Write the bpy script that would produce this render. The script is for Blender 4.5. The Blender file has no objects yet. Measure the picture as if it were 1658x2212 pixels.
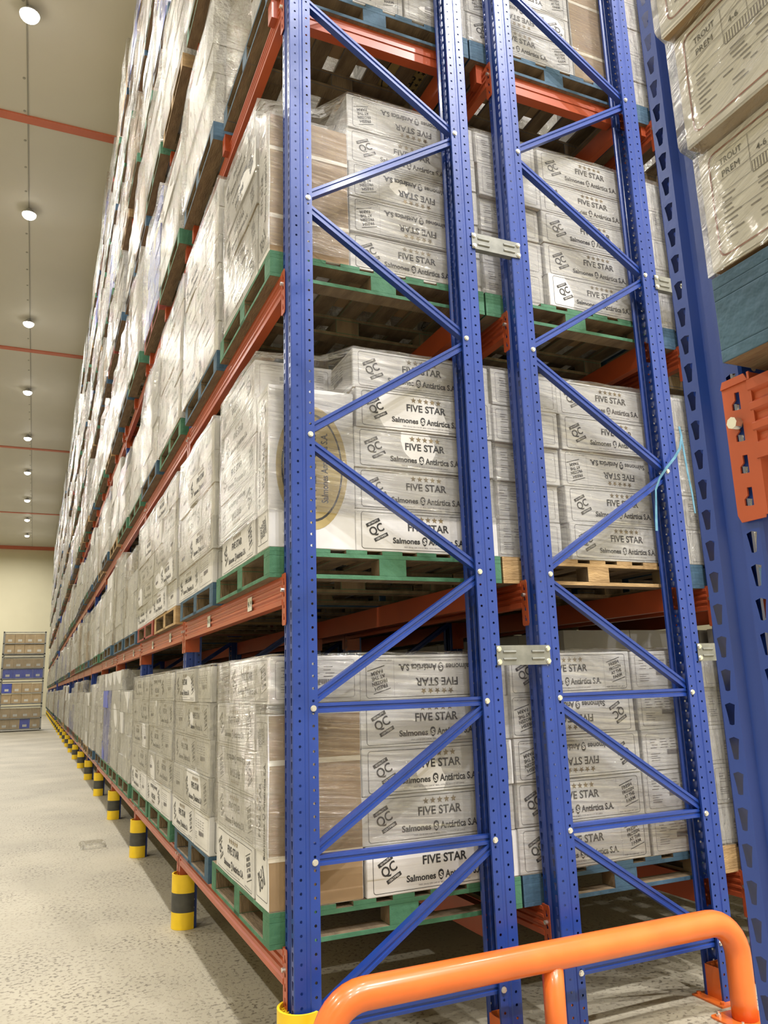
import bpy, bmesh, math, random
from mathutils import Matrix, Vector
random.seed(7)
S = bpy.context.scene
COL = S.collection

# ------------------------------------------------------------------ camera
F_PX, CX, CY, CZ = 1680.3, -1.0714, -3.186, 1.5585
YAW, PITCH, ROLL = 0.4197, 0.2175, -0.0314
cy, sy, cp, sp = math.cos(YAW), math.sin(YAW), math.cos(PITCH), math.sin(PITCH)
FW = Vector((sy*cp, cy*cp, sp)); R0 = Vector((cy, -sy, 0)); U0 = R0.cross(FW)
RT = math.cos(ROLL)*R0 + math.sin(ROLL)*U0
UP = -math.sin(ROLL)*R0 + math.cos(ROLL)*U0
cam_d = bpy.data.cameras.new('camera')
cam = bpy.data.objects.new('camera', cam_d); COL.objects.link(cam)
cam_d.sensor_fit = 'HORIZONTAL'; cam_d.sensor_width = 36.0
cam_d.lens = 36.0*F_PX/1658.0
cam_d.clip_start = 0.05; cam_d.clip_end = 300
M3 = Matrix((RT, UP, -FW)).transposed()
cam.matrix_world = Matrix.Translation((CX, CY, CZ)) @ M3.to_4x4()
S.camera = cam

# ------------------------------------------------------------------ light and exposure
S.view_settings.view_transform = 'Standard'
S.view_settings.look = 'None'
S.view_settings.gamma = 1.0
S.view_settings.use_curve_mapping = False
S.view_settings.exposure = -0.12
LAMP_W = 430.0
REAR_FILL_W = 1150.0
LEFT_FILL_W = 650.0
LAMP_COL = (1.0, 0.97, 0.92)
CEIL = 13.6
S.cycles.max_bounces = 8
S.cycles.diffuse_bounces = 4
S.cycles.glossy_bounces = 3
S.cycles.transparent_max_bounces = 24
S.cycles.caustics_reflective = False
S.cycles.caustics_refractive = False
S.cycles.sample_clamp_indirect = 4.0
W = bpy.data.worlds.new('world'); S.world = W; W.use_nodes = True
bg = W.node_tree.nodes['Background']
bg.inputs[0].default_value = (1.0, 0.93, 0.80, 1); bg.inputs[1].default_value = 0.012
# lamps: aisle line over the left aisle (x, y) and the line over the cross passage
AISLE_LAMPS = [(-1.78, -16.1), (-1.78, -9.6), (-1.80, -3.1), (-1.83, 3.4), (-1.86, 9.9), (-1.90, 16.4),
               (-1.95, 22.9), (-2.02, 29.4), (-2.06, 35.7), (-2.11, 42.1), (-2.17, 48.9), (-2.22, 55.0), (-2.27, 61.0)]
CROSS_LAMPS = [(2.6, -1.1), (7.4, -1.1)]
REAR_FILL_LAMPS = [(1.3, -6.5), (5.2, -6.5), (1.3, -12.5), (5.2, -12.5)]  # unseen fill lamps added to brighten the rack end faces
LEFT_FILL_LAMPS = [(-8.4, -9.6), (-8.4, 0.2), (-8.4, 9.9), (-8.4, 22.9), (-8.4, 36.0), (-8.4, 49.0), (-6.0, 60.0)]  # unseen fill lamps added to light the aisle-facing loads and far wall

# ------------------------------------------------------------------ helpers
def link(o, parent=None):
    COL.objects.link(o)
    if parent is not None: o.parent = parent
    return o
def tag(o, label=None, cat=None, group=None, kind=None):
    if label:
        n = len(label.split())
        if n > 16: print('LONG LABEL', n, label)
        o['label'] = label
    if cat: o['category'] = cat
    if group: o['group'] = group
    if kind: o['kind'] = kind
    return o
def empty(name, loc=(0, 0, 0), rz=0.0):
    o = bpy.data.objects.new(name, None); o.empty_display_size = .1
    o.location = loc; o.rotation_euler = (0, 0, rz); COL.objects.link(o); return o

class MB:
    """collects polygons with material slots into one mesh"""
    def __init__(s): s.v = []; s.f = []; s.m = []
    def add(s, vs, fs, mi=0, M=None):
        b = len(s.v)
        s.v += [tuple(M @ Vector(p)) for p in vs] if M is not None else [tuple(p) for p in vs]
        for i, f in enumerate(fs):
            s.f.append(tuple(b+j for j in f)); s.m.append(mi[i] if isinstance(mi, (list, tuple)) else mi)
    def box(s, x0, x1, y0, y1, z0, z1, mi=0, M=None):
        vs = [(x0,y0,z0),(x1,y0,z0),(x1,y1,z0),(x0,y1,z0),(x0,y0,z1),(x1,y0,z1),(x1,y1,z1),(x0,y1,z1)]
        s.add(vs, [(0,3,2,1),(4,5,6,7),(0,1,5,4),(1,2,6,5),(2,3,7,6),(3,0,4,7)], mi, M)
    def prism(s, pts, z0, z1, mi=0, M=None):
        n = len(pts)
        vs = [(p[0], p[1], z0) for p in pts]+[(p[0], p[1], z1) for p in pts]
        fs = [tuple(range(n))[::-1], tuple(range(n, 2*n))]+[(i, (i+1) % n, n+(i+1) % n, n+i) for i in range(n)]
        s.add(vs, fs, mi, M)
    def cyl(s, p, q, r, n=12, mi=0, r2=None):
        p, q = Vector(p), Vector(q); d = (q-p).normalized()
        a = d.orthogonal().normalized(); b = d.cross(a); r2 = r if r2 is None else r2
        vs = [p+(a*math.cos(t)+b*math.sin(t))*r for t in [2*math.pi*i/n for i in range(n)]]
        vs += [q+(a*math.cos(t)+b*math.sin(t))*r2 for t in [2*math.pi*i/n for i in range(n)]]
        fs = [tuple(range(n))[::-1], tuple(range(n, 2*n))]+[(i, (i+1) % n, n+(i+1) % n, n+i) for i in range(n)]
        s.add(vs, fs, mi)
    def tube(s, pts, r, n=16, mi=0, caps=True):
        pts = [Vector(p) for p in pts]; rings = []
        d0 = (pts[1]-pts[0]).normalized(); a = d0.orthogonal().normalized()
        b0 = len(s.v)
        for i, p in enumerate(pts):
            d = ((pts[min(i+1, len(pts)-1)]-pts[max(i-1, 0)])).normalized()
            a = (a-d*a.dot(d)).normalized(); b = d.cross(a)
            s.v += [tuple(p+(a*math.cos(t)+b*math.sin(t))*r) for t in [2*math.pi*k/n for k in range(n)]]
        for i in range(len(pts)-1):
            for k in range(n):
                s.f.append((b0+i*n+k, b0+i*n+(k+1) % n, b0+(i+1)*n+(k+1) % n, b0+(i+1)*n+k)); s.m.append(mi)
        if caps:
            s.f.append(tuple(b0+k for k in range(n))[::-1]); s.m.append(mi)
            e = b0+(len(pts)-1)*n; s.f.append(tuple(e+k for k in range(n))); s.m.append(mi)
    def mesh(s, name, mats, smooth=False, bevel=0.0):
        me = bpy.data.meshes.new(name)
        me.from_pydata(s.v, [], s.f)
        for m in (mats if isinstance(mats, (list, tuple)) else [mats]): me.materials.append(m)
        me.polygons.foreach_set('material_index', s.m)
        me.update()
        if bevel:
            bm = bmesh.new(); bm.from_mesh(me)
            bmesh.ops.bevel(bm, geom=[e for e in bm.edges if e.is_manifold and e.calc_face_angle(0) > .6],
                            offset=bevel, segments=2, profile=.6, affect='EDGES', clamp_overlap=True)
            bm.to_mesh(me); bm.free()
        if smooth:
            me.polygons.foreach_set('use_smooth', [True]*len(me.polygons)); me.update()
            try: me.set_sharp_from_angle(angle=.7)
            except Exception: pass
        return me
def obj(name, me, parent=None, loc=None):
    o = bpy.data.objects.new(name, me)
    if loc is not None: o.location = loc
    return link(o, parent)

# ------------------------------------------------------------------ materials
def principled(name, col, rough=.6, metal=0.0, spec=.5, coat=0.0):
    m = bpy.data.materials.new(name); m.use_nodes = True
    p = m.node_tree.nodes['Principled BSDF']
    p.inputs['Base Color'].default_value = (*col, 1); p.inputs['Roughness'].default_value = rough
    p.inputs['Metallic'].default_value = metal
    p.inputs['Specular IOR Level'].default_value = spec
    if coat: p.inputs['Coat Weight'].default_value = coat; p.inputs['Coat Roughness'].default_value = .12
    return m
def noisy(name, c1, c2, scale=6.0, rough=.6, metal=0.0, bump=0.0, bscale=40.0, stretch=(1,1,1), spec=.5, detail=4, coat=0.0, lo=.35, hi=.65):
    m = principled(name, c1, rough, metal, spec, coat); nt = m.node_tree; N = nt.nodes; L = nt.links
    p = N['Principled BSDF']
    tc = N.new('ShaderNodeTexCoord'); mp = N.new('ShaderNodeMapping'); mp.inputs['Scale'].default_value = stretch
    L.new(tc.outputs['Object'], mp.inputs['Vector'])
    n = N.new('ShaderNodeTexNoise'); n.inputs['Scale'].default_value = scale; n.inputs['Detail'].default_value = detail
    L.new(mp.outputs[0], n.inputs['Vector'])
    mr = N.new('ShaderNodeMapRange'); mr.inputs['From Min'].default_value = lo; mr.inputs['From Max'].default_value = hi
    L.new(n.outputs['Fac'], mr.inputs['Value'])
    mx = N.new('ShaderNodeMix'); mx.data_type = 'RGBA'
    mx.inputs['A'].default_value = (*c1, 1); mx.inputs['B'].default_value = (*c2, 1)
    L.new(mr.outputs[0], mx.inputs['Factor']); L.new(mx.outputs['Result'], p.inputs['Base Color'])
    if bump:
        n2 = N.new('ShaderNodeTexNoise'); n2.inputs['Scale'].default_value = bscale; n2.inputs['Detail'].default_value = 3
        L.new(mp.outputs[0], n2.inputs['Vector'])
        b = N.new('ShaderNodeBump'); b.inputs['Strength'].default_value = bump; b.inputs['Distance'].default_value = .01
        L.new(n2.outputs['Fac'], b.inputs['Height']); L.new(b.outputs[0], p.inputs['Normal'])
    return m

def floor_material():
    m = principled('polished_concrete', (.5, .46, .38), .55); nt = m.node_tree; N = nt.nodes; L = nt.links
    p = N['Principled BSDF']; tc = N.new('ShaderNodeTexCoord')
    big = N.new('ShaderNodeTexNoise'); big.inputs['Scale'].default_value = .7; big.inputs['Detail'].default_value = 6
    L.new(tc.outputs['Object'], big.inputs['Vector'])
    r1 = N.new('ShaderNodeValToRGB'); r1.color_ramp.elements[0].color = (.31, .28, .21, 1); r1.color_ramp.elements[1].color = (.40, .36, .27, 1)
    r1.color_ramp.elements[0].position = .35; r1.color_ramp.elements[1].position = .65
    L.new(big.outputs['Fac'], r1.inputs[0])
    pit = N.new('ShaderNodeTexNoise'); pit.inputs['Scale'].default_value = 40; pit.inputs['Detail'].default_value = 3
    L.new(tc.outputs['Object'], pit.inputs['Vector'])
    r2 = N.new('ShaderNodeValToRGB'); e = r2.color_ramp.elements
    e[0].position = .36; e[0].color = (.26, .235, .21, 1); e[1].position = .47; e[1].color = (1, 1, 1, 1)
    L.new(pit.outputs['Fac'], r2.inputs[0])
    mask = N.new('ShaderNodeTexNoise'); mask.inputs['Scale'].default_value = 1.6; mask.inputs['Detail'].default_value = 3
    L.new(tc.outputs['Object'], mask.inputs['Vector'])
    mr = N.new('ShaderNodeMapRange'); mr.inputs['From Min'].default_value = .38; mr.inputs['From Max'].default_value = .6
    mr.inputs['To Min'].default_value = .15; mr.inputs['To Max'].default_value = .85
    L.new(mask.outputs['Fac'], mr.inputs['Value'])
    mul = N.new('ShaderNodeMix'); mul.data_type = 'RGBA'; mul.blend_type = 'MULTIPLY'
    L.new(mr.outputs[0], mul.inputs['Factor']); L.new(r1.outputs[0], mul.inputs['A']); L.new(r2.outputs[0], mul.inputs['B'])
    spk = N.new('ShaderNodeTexVoronoi'); spk.inputs['Scale'].default_value = 9
    L.new(tc.outputs['Object'], spk.inputs['Vector'])
    r3 = N.new('ShaderNodeValToRGB'); r3.color_ramp.elements[0].position = .03; r3.color_ramp.elements[0].color = (1, 1, 1, 1)
    r3.color_ramp.elements[1].position = .045; r3.color_ramp.elements[1].color = (0, 0, 0, 1)
    L.new(spk.outputs['Distance'], r3.inputs[0])
    mx = N.new('ShaderNodeMix'); mx.data_type = 'RGBA'; mx.inputs['B'].default_value = (.48, .44, .36, 1)
    L.new(r3.outputs[0], mx.inputs['Factor']); L.new(mul.outputs['Result'], mx.inputs['A'])
    L.new(mx.outputs['Result'], p.inputs['Base Color'])
    b = N.new('ShaderNodeBump'); b.inputs['Strength'].default_value = .5; b.inputs['Distance'].default_value = .004
    L.new(r2.outputs[0], b.inputs['Height']); L.new(b.outputs[0], p.inputs['Normal'])
    return m

def film_material(name, haze=.10, gloss=.30, scale=(3, 3, 30), rot=(0, 0, 0), strength=.9, tint=(1, .98, .92), fine=7, dist=.02):
    """thin clear stretch film: see-through, glossy wrinkles, a little milky"""
    m = bpy.data.materials.new(name); m.use_nodes = True; nt = m.node_tree; N = nt.nodes; L = nt.links
    N.remove(N['Principled BSDF']); out = N['Material Output']
    tc = N.new('ShaderNodeTexCoord'); mp = N.new('ShaderNodeMapping'); mp.inputs['Rotation'].default_value = rot
    mp2 = N.new('ShaderNodeMapping'); mp2.inputs['Scale'].default_value = scale
    L.new(tc.outputs['Object'], mp.inputs['Vector']); L.new(mp.outputs[0], mp2.inputs['Vector'])
    n = N.new('ShaderNodeTexNoise'); n.inputs['Scale'].default_value = 1.0; n.inputs['Detail'].default_value = 5
    n.inputs['Roughness'].default_value = .6; n.inputs['Distortion'].default_value = .6
    L.new(mp2.outputs[0], n.inputs['Vector'])
    n3 = N.new('ShaderNodeTexNoise'); n3.inputs['Scale'].default_value = fine; n3.inputs['Detail'].default_value = 3
    L.new(tc.outputs['Object'], n3.inputs['Vector'])
    add = N.new('ShaderNodeMath'); add.operation = 'ADD'; L.new(n.outputs['Fac'], add.inputs[0]); L.new(n3.outputs['Fac'], add.inputs[1])
    b = N.new('ShaderNodeBump'); b.inputs['Strength'].default_value = strength; b.inputs['Distance'].default_value = dist
    L.new(add.outputs[0], b.inputs['Height'])
    g = N.new('ShaderNodeBsdfGlossy'); g.inputs['Color'].default_value = (*tint, 1); g.inputs['Roughness'].default_value = .13
    L.new(b.outputs[0], g.inputs['Normal'])
    d = N.new('ShaderNodeBsdfDiffuse'); d.inputs['Color'].default_value = (.64, .63, .59, 1)
    t = N.new('ShaderNodeBsdfTransparent'); t.inputs['Color'].default_value = (.985, .985, .975, 1)
    r = N.new('ShaderNodeMapRange'); r.inputs['From Min'].default_value = .50; r.inputs['From Max'].default_value = .75
    r.inputs['To Min'].default_value = haze*.35; r.inputs['To Max'].default_value = haze*3.2
    L.new(n.outputs['Fac'], r.inputs['Value'])
    m1 = N.new('ShaderNodeMixShader'); L.new(r.outputs[0], m1.inputs[0]); L.new(t.outputs[0], m1.inputs[1]); L.new(d.outputs[0], m1.inputs[2])
    fr = N.new('ShaderNodeFresnel'); fr.inputs['IOR'].default_value = 1.45; L.new(b.outputs[0], fr.inputs['Normal'])
    mm = N.new('ShaderNodeMath'); mm.operation = 'MULTIPLY_ADD'; mm.inputs[1].default_value = .62; mm.inputs[2].default_value = gloss*.25
    L.new(fr.outputs[0], mm.inputs[0])
    cl = N.new('ShaderNodeClamp'); cl.inputs['Max'].default_value = .6; L.new(mm.outputs[0], cl.inputs['Value'])
    m2 = N.new('ShaderNodeMixShader'); L.new(cl.outputs[0], m2.inputs[0]); L.new(m1.outputs[0], m2.inputs[1]); L.new(g.outputs[0], m2.inputs[2])
    L.new(m2.outputs[0], out.inputs['Surface'])
    return m

def corrugated(name, c1, c2):
    m = noisy(name, c1, c2, scale=3.5, rough=.62, spec=.35); nt = m.node_tree; N = nt.nodes; L = nt.links
    tc = N.new('ShaderNodeTexCoord')
    w = N.new('ShaderNodeTexNoise'); mp = N.new('ShaderNodeMapping'); mp.inputs['Scale'].default_value = (3, 3, 160)
    L.new(tc.outputs['Object'], mp.inputs['Vector']); L.new(mp.outputs[0], w.inputs['Vector']); w.inputs['Scale'].default_value = 1
    n = N.new('ShaderNodeTexNoise'); n.inputs['Scale'].default_value = 9; L.new(tc.outputs['Object'], n.inputs['Vector'])
    a = N.new('ShaderNodeMath'); a.operation = 'MULTIPLY_ADD'; a.inputs[1].default_value = .12
    L.new(w.outputs['Fac'], a.inputs[0]); L.new(n.outputs['Fac'], a.inputs[2])
    b = N.new('ShaderNodeBump'); b.inputs['Strength'].default_value = .35; b.inputs['Distance'].default_value = .012
    L.new(a.outputs[0], b.inputs['Height']); L.new(b.outputs[0], N['Principled BSDF'].inputs['Normal'])
    return m

BLUE = noisy('blue_steel', (.009, .036, .215), (.014, .046, .26), 2.5, .36, 0, .04, 60, spec=.45, coat=.12)
ORANGE = noisy('orange_steel', (.41, .077, .027), (.33, .062, .022), 3, .34, spec=.45)
RAIL = noisy('orange_guard_paint', (.70, .155, .026), (.62, .13, .020), 5, .30, spec=.5, coat=.3)
YELLOW = noisy('yellow_plastic', (.80, .55, .015), (.70, .47, .015), 9, .42)
BLACK = noisy('black_band', (.035, .035, .035), (.06, .06, .055), 12, .5)
GALV = noisy('galvanised_steel', (.22, .225, .21), (.16, .165, .155), 18, .45, .35)
BOLT = principled('zinc_bolt', (.72, .72, .70), .28, .9)
GREEN_P = noisy('green_painted_wood', (.030, .115, .060), (.055, .17, .095), 7, .75, 0, .5, 30, (1, 1, 1))
BLUE_P = noisy('blue_painted_wood', (.020, .055, .095), (.040, .095, .155), 7, .75, 0, .5, 30)
RED_P = noisy('red_painted_wood', (.20, .03, .02), (.28, .06, .04), 7, .75, 0, .5, 30)
WOOD = noisy('raw_pine', (.42, .28, .13), (.26, .165, .075), 5, .8, 0, .5, 26, (1, 1, 4))
WOOD_D = noisy('dark_pine', (.20, .145, .085), (.12, .085, .05), 5, .85, 0, .5, 26, (4, 1, 1))  # darker pine for all pallet faces but the outer sides
WHITE_B = corrugated('white_carton_board', (.60, .595, .60), (.52, .515, .52))
BROWN_B = corrugated('brown_carton_board', (.30, .205, .115), (.25, .17, .095))
INK = principled('black_ink', (.018, .018, .022), .55)
GOLD = noisy('bronze_ink', (.20, .145, .07), (.14, .105, .06), 30, .5)
GREY = principled('grey_ink', (.16, .15, .16), .6)
TAPE = principled('pale_tape', (.60, .54, .44), .35)
OVAL = noisy('dull_gold_print', (.40, .31, .13), (.33, .25, .10), 6, .5)
MARK = principled('red_brown_ink', (.20, .06, .045), .6)
BLUE_B = noisy('blue_carton', (.05, .08, .42), (.08, .11, .50), 4, .45)
LABEL_W = principled('paper_label', (.62, .62, .58), .6)
FILM = film_material('clear_stretch_film', .05, .34, (1.1, 1.1, 55), (math.radians(4), math.radians(-5), 0), 1.0, dist=.035)
FILM_D = film_material('creased_stretch_film', .10, .22, (26, 2.5, 3.2), (math.radians(38), 0, 0), 1.0, fine=22, dist=.035)
FILM_E = film_material('streaked_stretch_film', .05, .20, (30, 1.6, 30), (math.radians(20), 0, 0), .8)
FILM_F = film_material('hazy_stretch_film', .20, .30, (22, 16, 5), (math.radians(15), 0, 0), 1.0, fine=34, dist=.05)
CEIL_M = noisy('ceiling_panels', (.60, .57, .50), (.56, .535, .465), .3, .55, spec=.3)
WALL_M = noisy('cream_wall_panels', (.72, .67, .47), (.68, .63, .44), .4, .6)
TRIM_M = noisy('orange_ceiling_trim', (.55, .15, .085), (.50, .13, .07), 2, .5)
SEAM_M = principled('ceiling_seam', (.30, .29, .25), .6)
LAMP_BODY = principled('lamp_housing', (.5, .5, .5), .4, .6)
GLOW = bpy.data.materials.new('lamp_glow'); GLOW.use_nodes = True
_e = GLOW.node_tree.nodes.new('ShaderNodeEmission'); _e.inputs[0].default_value = (1, .95, .82, 1); _e.inputs[1].default_value = 14
GLOW.node_tree.nodes.remove(GLOW.node_tree.nodes['Principled BSDF'])
GLOW.node_tree.links.new(_e.outputs[0], GLOW.node_tree.nodes['Material Output'].inputs[0])
TWINE = noisy('light_blue_strap', (.045, .16, .26), (.09, .24, .36), 20, .5)
TAN_B = noisy('tan_carton_board', (.50, .38, .23), (.42, .32, .19), 5, .7)
CAGE = noisy('grey_cage_steel', (.30, .30, .28), (.22, .22, .21), 6, .5, .4)

# ------------------------------------------------------------------ the room
def structure(name, mb, mat, **k):
    o = obj(name, mb.mesh(name, mat, **k)); o['kind'] = 'structure'; return o
XL, XR, YB, YF = -13.0, 10.5, -19.0, 67.0
m = MB(); m.box(XL, XR, YB, YF, -.15, 0); structure('floor', m, floor_material())
m = MB(); m.box(XL, XR, YB, YF, CEIL, CEIL+.2); structure('ceiling', m, CEIL_M)
m = MB(); m.box(XL, XR, YF, YF+.2, 0, CEIL); structure('wall_far', m, WALL_M)
m = MB(); m.box(XL-.2, XL, YB, YF, 0, CEIL); structure('wall_left', m, WALL_M)
m = MB(); m.box(XR, XR+.2, YB, YF, 0, CEIL); structure('wall_right', m, WALL_M)
m = MB(); m.box(XL, XR, YB-.2, YB, 0, CEIL); structure('wall_near', m, WALL_M)
for i, yy in enumerate((12.95, 25.5, 37.95, 53.5)):
    m = MB(); m.box(XL, XR, yy-.12, yy+.12, CEIL-.035, CEIL); structure('trim_%d' % (i+1), m, TRIM_M)
m = MB(); m.box(XL, XR, YF-.30, YF, CEIL-.25, CEIL); structure('trim_5', m, TRIM_M)
m = MB()
m.box(-1.93, -1.905, -2, YF, CEIL-.012, CEIL)
for i in range(70):
    if i % 6: m.cyl((-1.98, -1+i*.98, CEIL-.012), (-1.98, -1+i*.98, CEIL), .028, 8)
structure('trim_6', m, SEAM_M)

# ceiling lamps
lb = MB(); lb.cyl((0, 0, -.05), (0, 0, 0), .05, 10); lb.cyl((0, 0, -.17), (0, 0, -.05), .175, 20, r2=.09)
lens = MB()
for q in range(5):
    t0, t1 = math.pi/2*q/5, math.pi/2*(q+1)/5
    lens.cyl((0, 0, -.17-.12*math.sin(t0)), (0, 0, -.17-.12*math.sin(t1)), .165*math.cos(t0), 20, 0, max(.001, .165*math.cos(t1)))
LB, LL = lb.mesh('housing', LAMP_BODY, smooth=True), lens.mesh('lens', GLOW)
ordn = ['nearest', 'second', 'third', 'fourth', 'fifth', 'sixth', 'seventh', 'eighth', 'ninth', 'tenth', 'eleventh', 'twelfth', 'thirteenth',
        'fourteenth', 'fifteenth', 'sixteenth', 'seventeenth', 'eighteenth', 'nineteenth', 'twentieth', 'twenty-first', 'twenty-second', 'twenty-third', 'twenty-fourth', 'twenty-fifth']
def lamp(x, y, label, power, col=LAMP_COL):
    t = empty('high_bay_lamp', (x, y, CEIL)); tag(t, label, 'lamp', 'ceiling lamps')
    obj('housing', LB, t); obj('lens', LL, t)
    ld = bpy.data.lights.new('lamp_light', 'AREA'); ld.shape = 'DISK'; ld.size = .36; ld.energy = power; ld.color = col
    ld.spread = math.radians(170)
    lo = bpy.data.objects.new('lamp_light', ld); COL.objects.link(lo); lo.parent = t; lo.location = (0, 0, -.31)
for i, (x, y) in enumerate(AISLE_LAMPS):
    if y < 4: lab = 'round ceiling lamp above the aisle, %s behind the viewer side' % ordn[3-i] if i < 4 else ''
    else: lab = 'round glowing ceiling lamp, %s of the visible line over the left aisle' % ordn[i-4]
    lamp(x, y, lab, LAMP_W)
for i, (x, y) in enumerate(CROSS_LAMPS):
    lamp(x, y, 'round ceiling lamp over the cross passage, %s the rack ends' % ('above' if i == 0 else 'to the right of'), LAMP_W*.55)

for i, (x, y) in enumerate(REAR_FILL_LAMPS):
    lamp(x, y, 'added unseen fill lamp behind the viewer, %s' % ['near left', 'near right', 'far left', 'far right'][i], REAR_FILL_W, (1.0, .98, .985))
for i, (x, y) in enumerate(LEFT_FILL_LAMPS):
    lamp(x, y, 'added unseen fill lamp left of the view, %s in its line' % ordn[i], LEFT_FILL_W, (1.0, .965, .905))
# ------------------------------------------------------------------ rack steel
PW, PD = .12, .11           # post width (along the aisle), depth
def hole_cell(m, P, a0, a1, z0, z1, hole):
    """rectangular cell a0..a1 x z0..z1 with an 8-point hole; P(a,z) -> 3-D point"""
    am, zm = (a0+a1)/2, (z0+z1)/2
    out = [(a0, z0), (am, z0), (a1, z0), (a1, zm), (a1, z1), (am, z1), (a0, z1), (a0, zm)]
    vs = [P(a, z) for a, z in out]+[P(am+dx, zm+dz) for dx, dz in hole]
    m.add(vs, [(i, (i+1) % 8, 8+(i+1) % 8, 8+i) for i in range(8)])
r_ = .0058
ROUND = [(-r_*.7, -r_*.7), (0, -r_), (r_*.7, -r_*.7), (r_, 0), (r_*.7, r_*.7), (0, r_), (-r_*.7, r_*.7), (-r_, 0)]
SLOT = [(-.0045, -.017), (0, -.018), (.0045, -.017), (.007, 0), (.0095, .0125), (0, .0155), (-.0095, .0125), (-.007, 0)]
def post_mesh(name, H, holes, mirror=False, thick=.0025):
    m = MB(); s = -1 if mirror else 1; pitch = .0508
    def strip(p, q, kind=None, off=0.0):
        (x0, y0), (x1, y1) = p, q; L = math.hypot(x1-x0, y1-y0)
        def P(a, z): t = a/L; return ((x0+(x1-x0)*t)*s, y0+(y1-y0)*t, z)
        if kind is None or not holes:
            n = 1
            m.add([P(0, 0), P(L, 0), P(L, H), P(0, H)], [(0, 1, 2, 3)]); return
        z = off; 
        if off: m.add([P(0, 0), P(L, 0), P(L, off), P(0, off)], [(0, 1, 2, 3)])
        while z+pitch <= H:
            hole_cell(m, P, 0, L, z, z+pitch, SLOT if kind == 's' else ROUND); z += pitch
        m.add([P(0, z), P(L, z), P(L, H), P(0, H)], [(0, 1, 2, 3)])
    W_ = PW
    half = [((.098, .017), (.11, .012), None), ((.11, .012), (.11, .0), None), ((.11, 0), (.102, 0), None),
            ((.102, 0), (.078, 0), 'r'), ((.078, 0), (.070, 0), None), ((.070, 0), (.066, .004), None), ((.066, .004), (.054, .004), None),
            ((.054, .004), (.050, 0), None), ((.050, 0), (.042, 0), None), ((.042, 0), (.018, 0), 'r2'), ((.018, 0), (.004, 0), None),
            ((.004, 0), (.0, .004), None), ((0, .004), (0, .007), None), ((0, .007), (0, .031), 's'), ((0, .031), (0, .036), None),
            ((0, .036), (.013, .044), None), ((.013, .044), (.013, .060), None)]
    for p, q, k in half:
        strip(p, q, k, .022 if k == 'r2' else 0)
    for p, q, k in half:
        strip((q[0], W_-q[1]), (p[0], W_-p[1]), k, .022 if k == 'r2' else 0)
    me = m.mesh(name, BLUE)
    bm = bmesh.new(); bm.from_mesh(me); bmesh.ops.remove_doubles(bm, verts=bm.verts, dist=1e-5)
    bmesh.ops.recalc_face_normals(bm, faces=bm.faces)
    bm.to_mesh(me); bm.free()
    return me
HPOST = 12.3
POST_F = post_mesh('post', HPOST, True); POST_B = post_mesh('post', HPOST, True, True)
POST_FS = post_mesh('post', HPOST, False); POST_BS = post_mesh('post', HPOST, False, True)

def brace_mesh(a, b, y0=.022, w=.040, d=.036):
    """folded channel brace between two points in the frame plane, with a shallow groove on its near face"""
    (xa, za), (xb, zb) = a, b; L = math.hypot(xb-xa, zb-za)
    m = MB(); h = w/2
    prof = [(-h, d), (-h, 0), (-h*.35, 0), (-h*.2, .006), (h*.2, .006), (h*.35, 0), (h, 0), (h, d), (h-.003, d), (h-.003, .010), (-h+.003, .010), (-h+.003, d)]
    ux, uz = (xb-xa)/L, (zb-za)/L
    Mx = Matrix(((ux, -uz, 0, xa), (0, 0, 1, y0), (uz, ux, 0, za), (0, 0, 0, 1)))
    n = len(prof)
    vs = [(0, p[0], p[1]) for p in prof]+[(L, p[0], p[1]) for p in prof]
    fs = [(i, n+i, n+(i+1) % n, (i+1) % n) for i in range(n)]
    fs += [(0, 1, 2, 3, 10, 11), (3, 4, 9, 10), (4, 5, 8, 9) if False else (3, 4, 9, 10)]
    fs = fs[:n]
    m.add(vs, fs, 0, Mx)
    me = m.mesh('brace', BLUE)
    bm = bmesh.new(); bm.from_mesh(me); bmesh.ops.recalc_face_normals(bm, faces=bm.faces); bm.to_mesh(me); bm.free()
    return me
FD = 1.02                     # frame depth, outer face to outer face
Z0, ZS = .268, .60            # first bolt height and node spacing
bx_a, bx_b = .09, FD-.09
def nodes(kind):
    """braces of one frame: (from side, node, to side, node)"""
    seg = [('A', 0, 'B', 0), ('A', 1, 'B', 1), ('A', 2, 'B', 2)]
    if kind == 'left':        # diagonals rise to the right in the lower panels
        seg += [('A', 0, 'B', 1), ('A', 1, 'B', 2), ('A', 2, 'B', 3)]
        a, b = 'B', 'A'; k = 3
    else:
        seg += [('B', 0, 'A', 1), ('B', 1, 'A', 2), ('B', 2, 'A', 3)]
        a, b = 'A', 'B'; k = 3
    while k < 19:
        seg.append((a, k, b, k+1)); a, b = b, a; k += 1
    return seg
BRACES = {}
for kind in ('left', 'right'):
    lst = []
    for (s1, k1, s2, k2) in nodes(kind):
        p = (bx_a if s1 == 'A' else bx_b, Z0+ZS*k1); q = (bx_a if s2 == 'A' else bx_b, Z0+ZS*k2)
        if k1 != k2:           # diagonals end just above or below the shared bolt
            d = .028 if k2 > k1 else -.028
            p = (p[0], p[1]+d); q = (q[0], q[1]-d)
        lst.append(brace_mesh(p, q))
    BRACES[kind] = lst
bm_ = MB(); bm_.cyl((0, -.009, 0), (0, 0, 0), .0105, 6); bm_.cyl((0, -.003, 0), (0, 0.0, 0), .013, 14); BOLT_ME = bm_.mesh('bolt', BOLT, smooth=True)
fp = MB(); fp.box(.0, .16, -.035, PW+.035, 0, .008); fp.box(.006, .10, .006, .012, .008, .15); fp.box(.006, .10, PW-.012, PW-.006, .008, .15); fp.box(.100, .106, .006, PW-.006, .008, .15)
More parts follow.
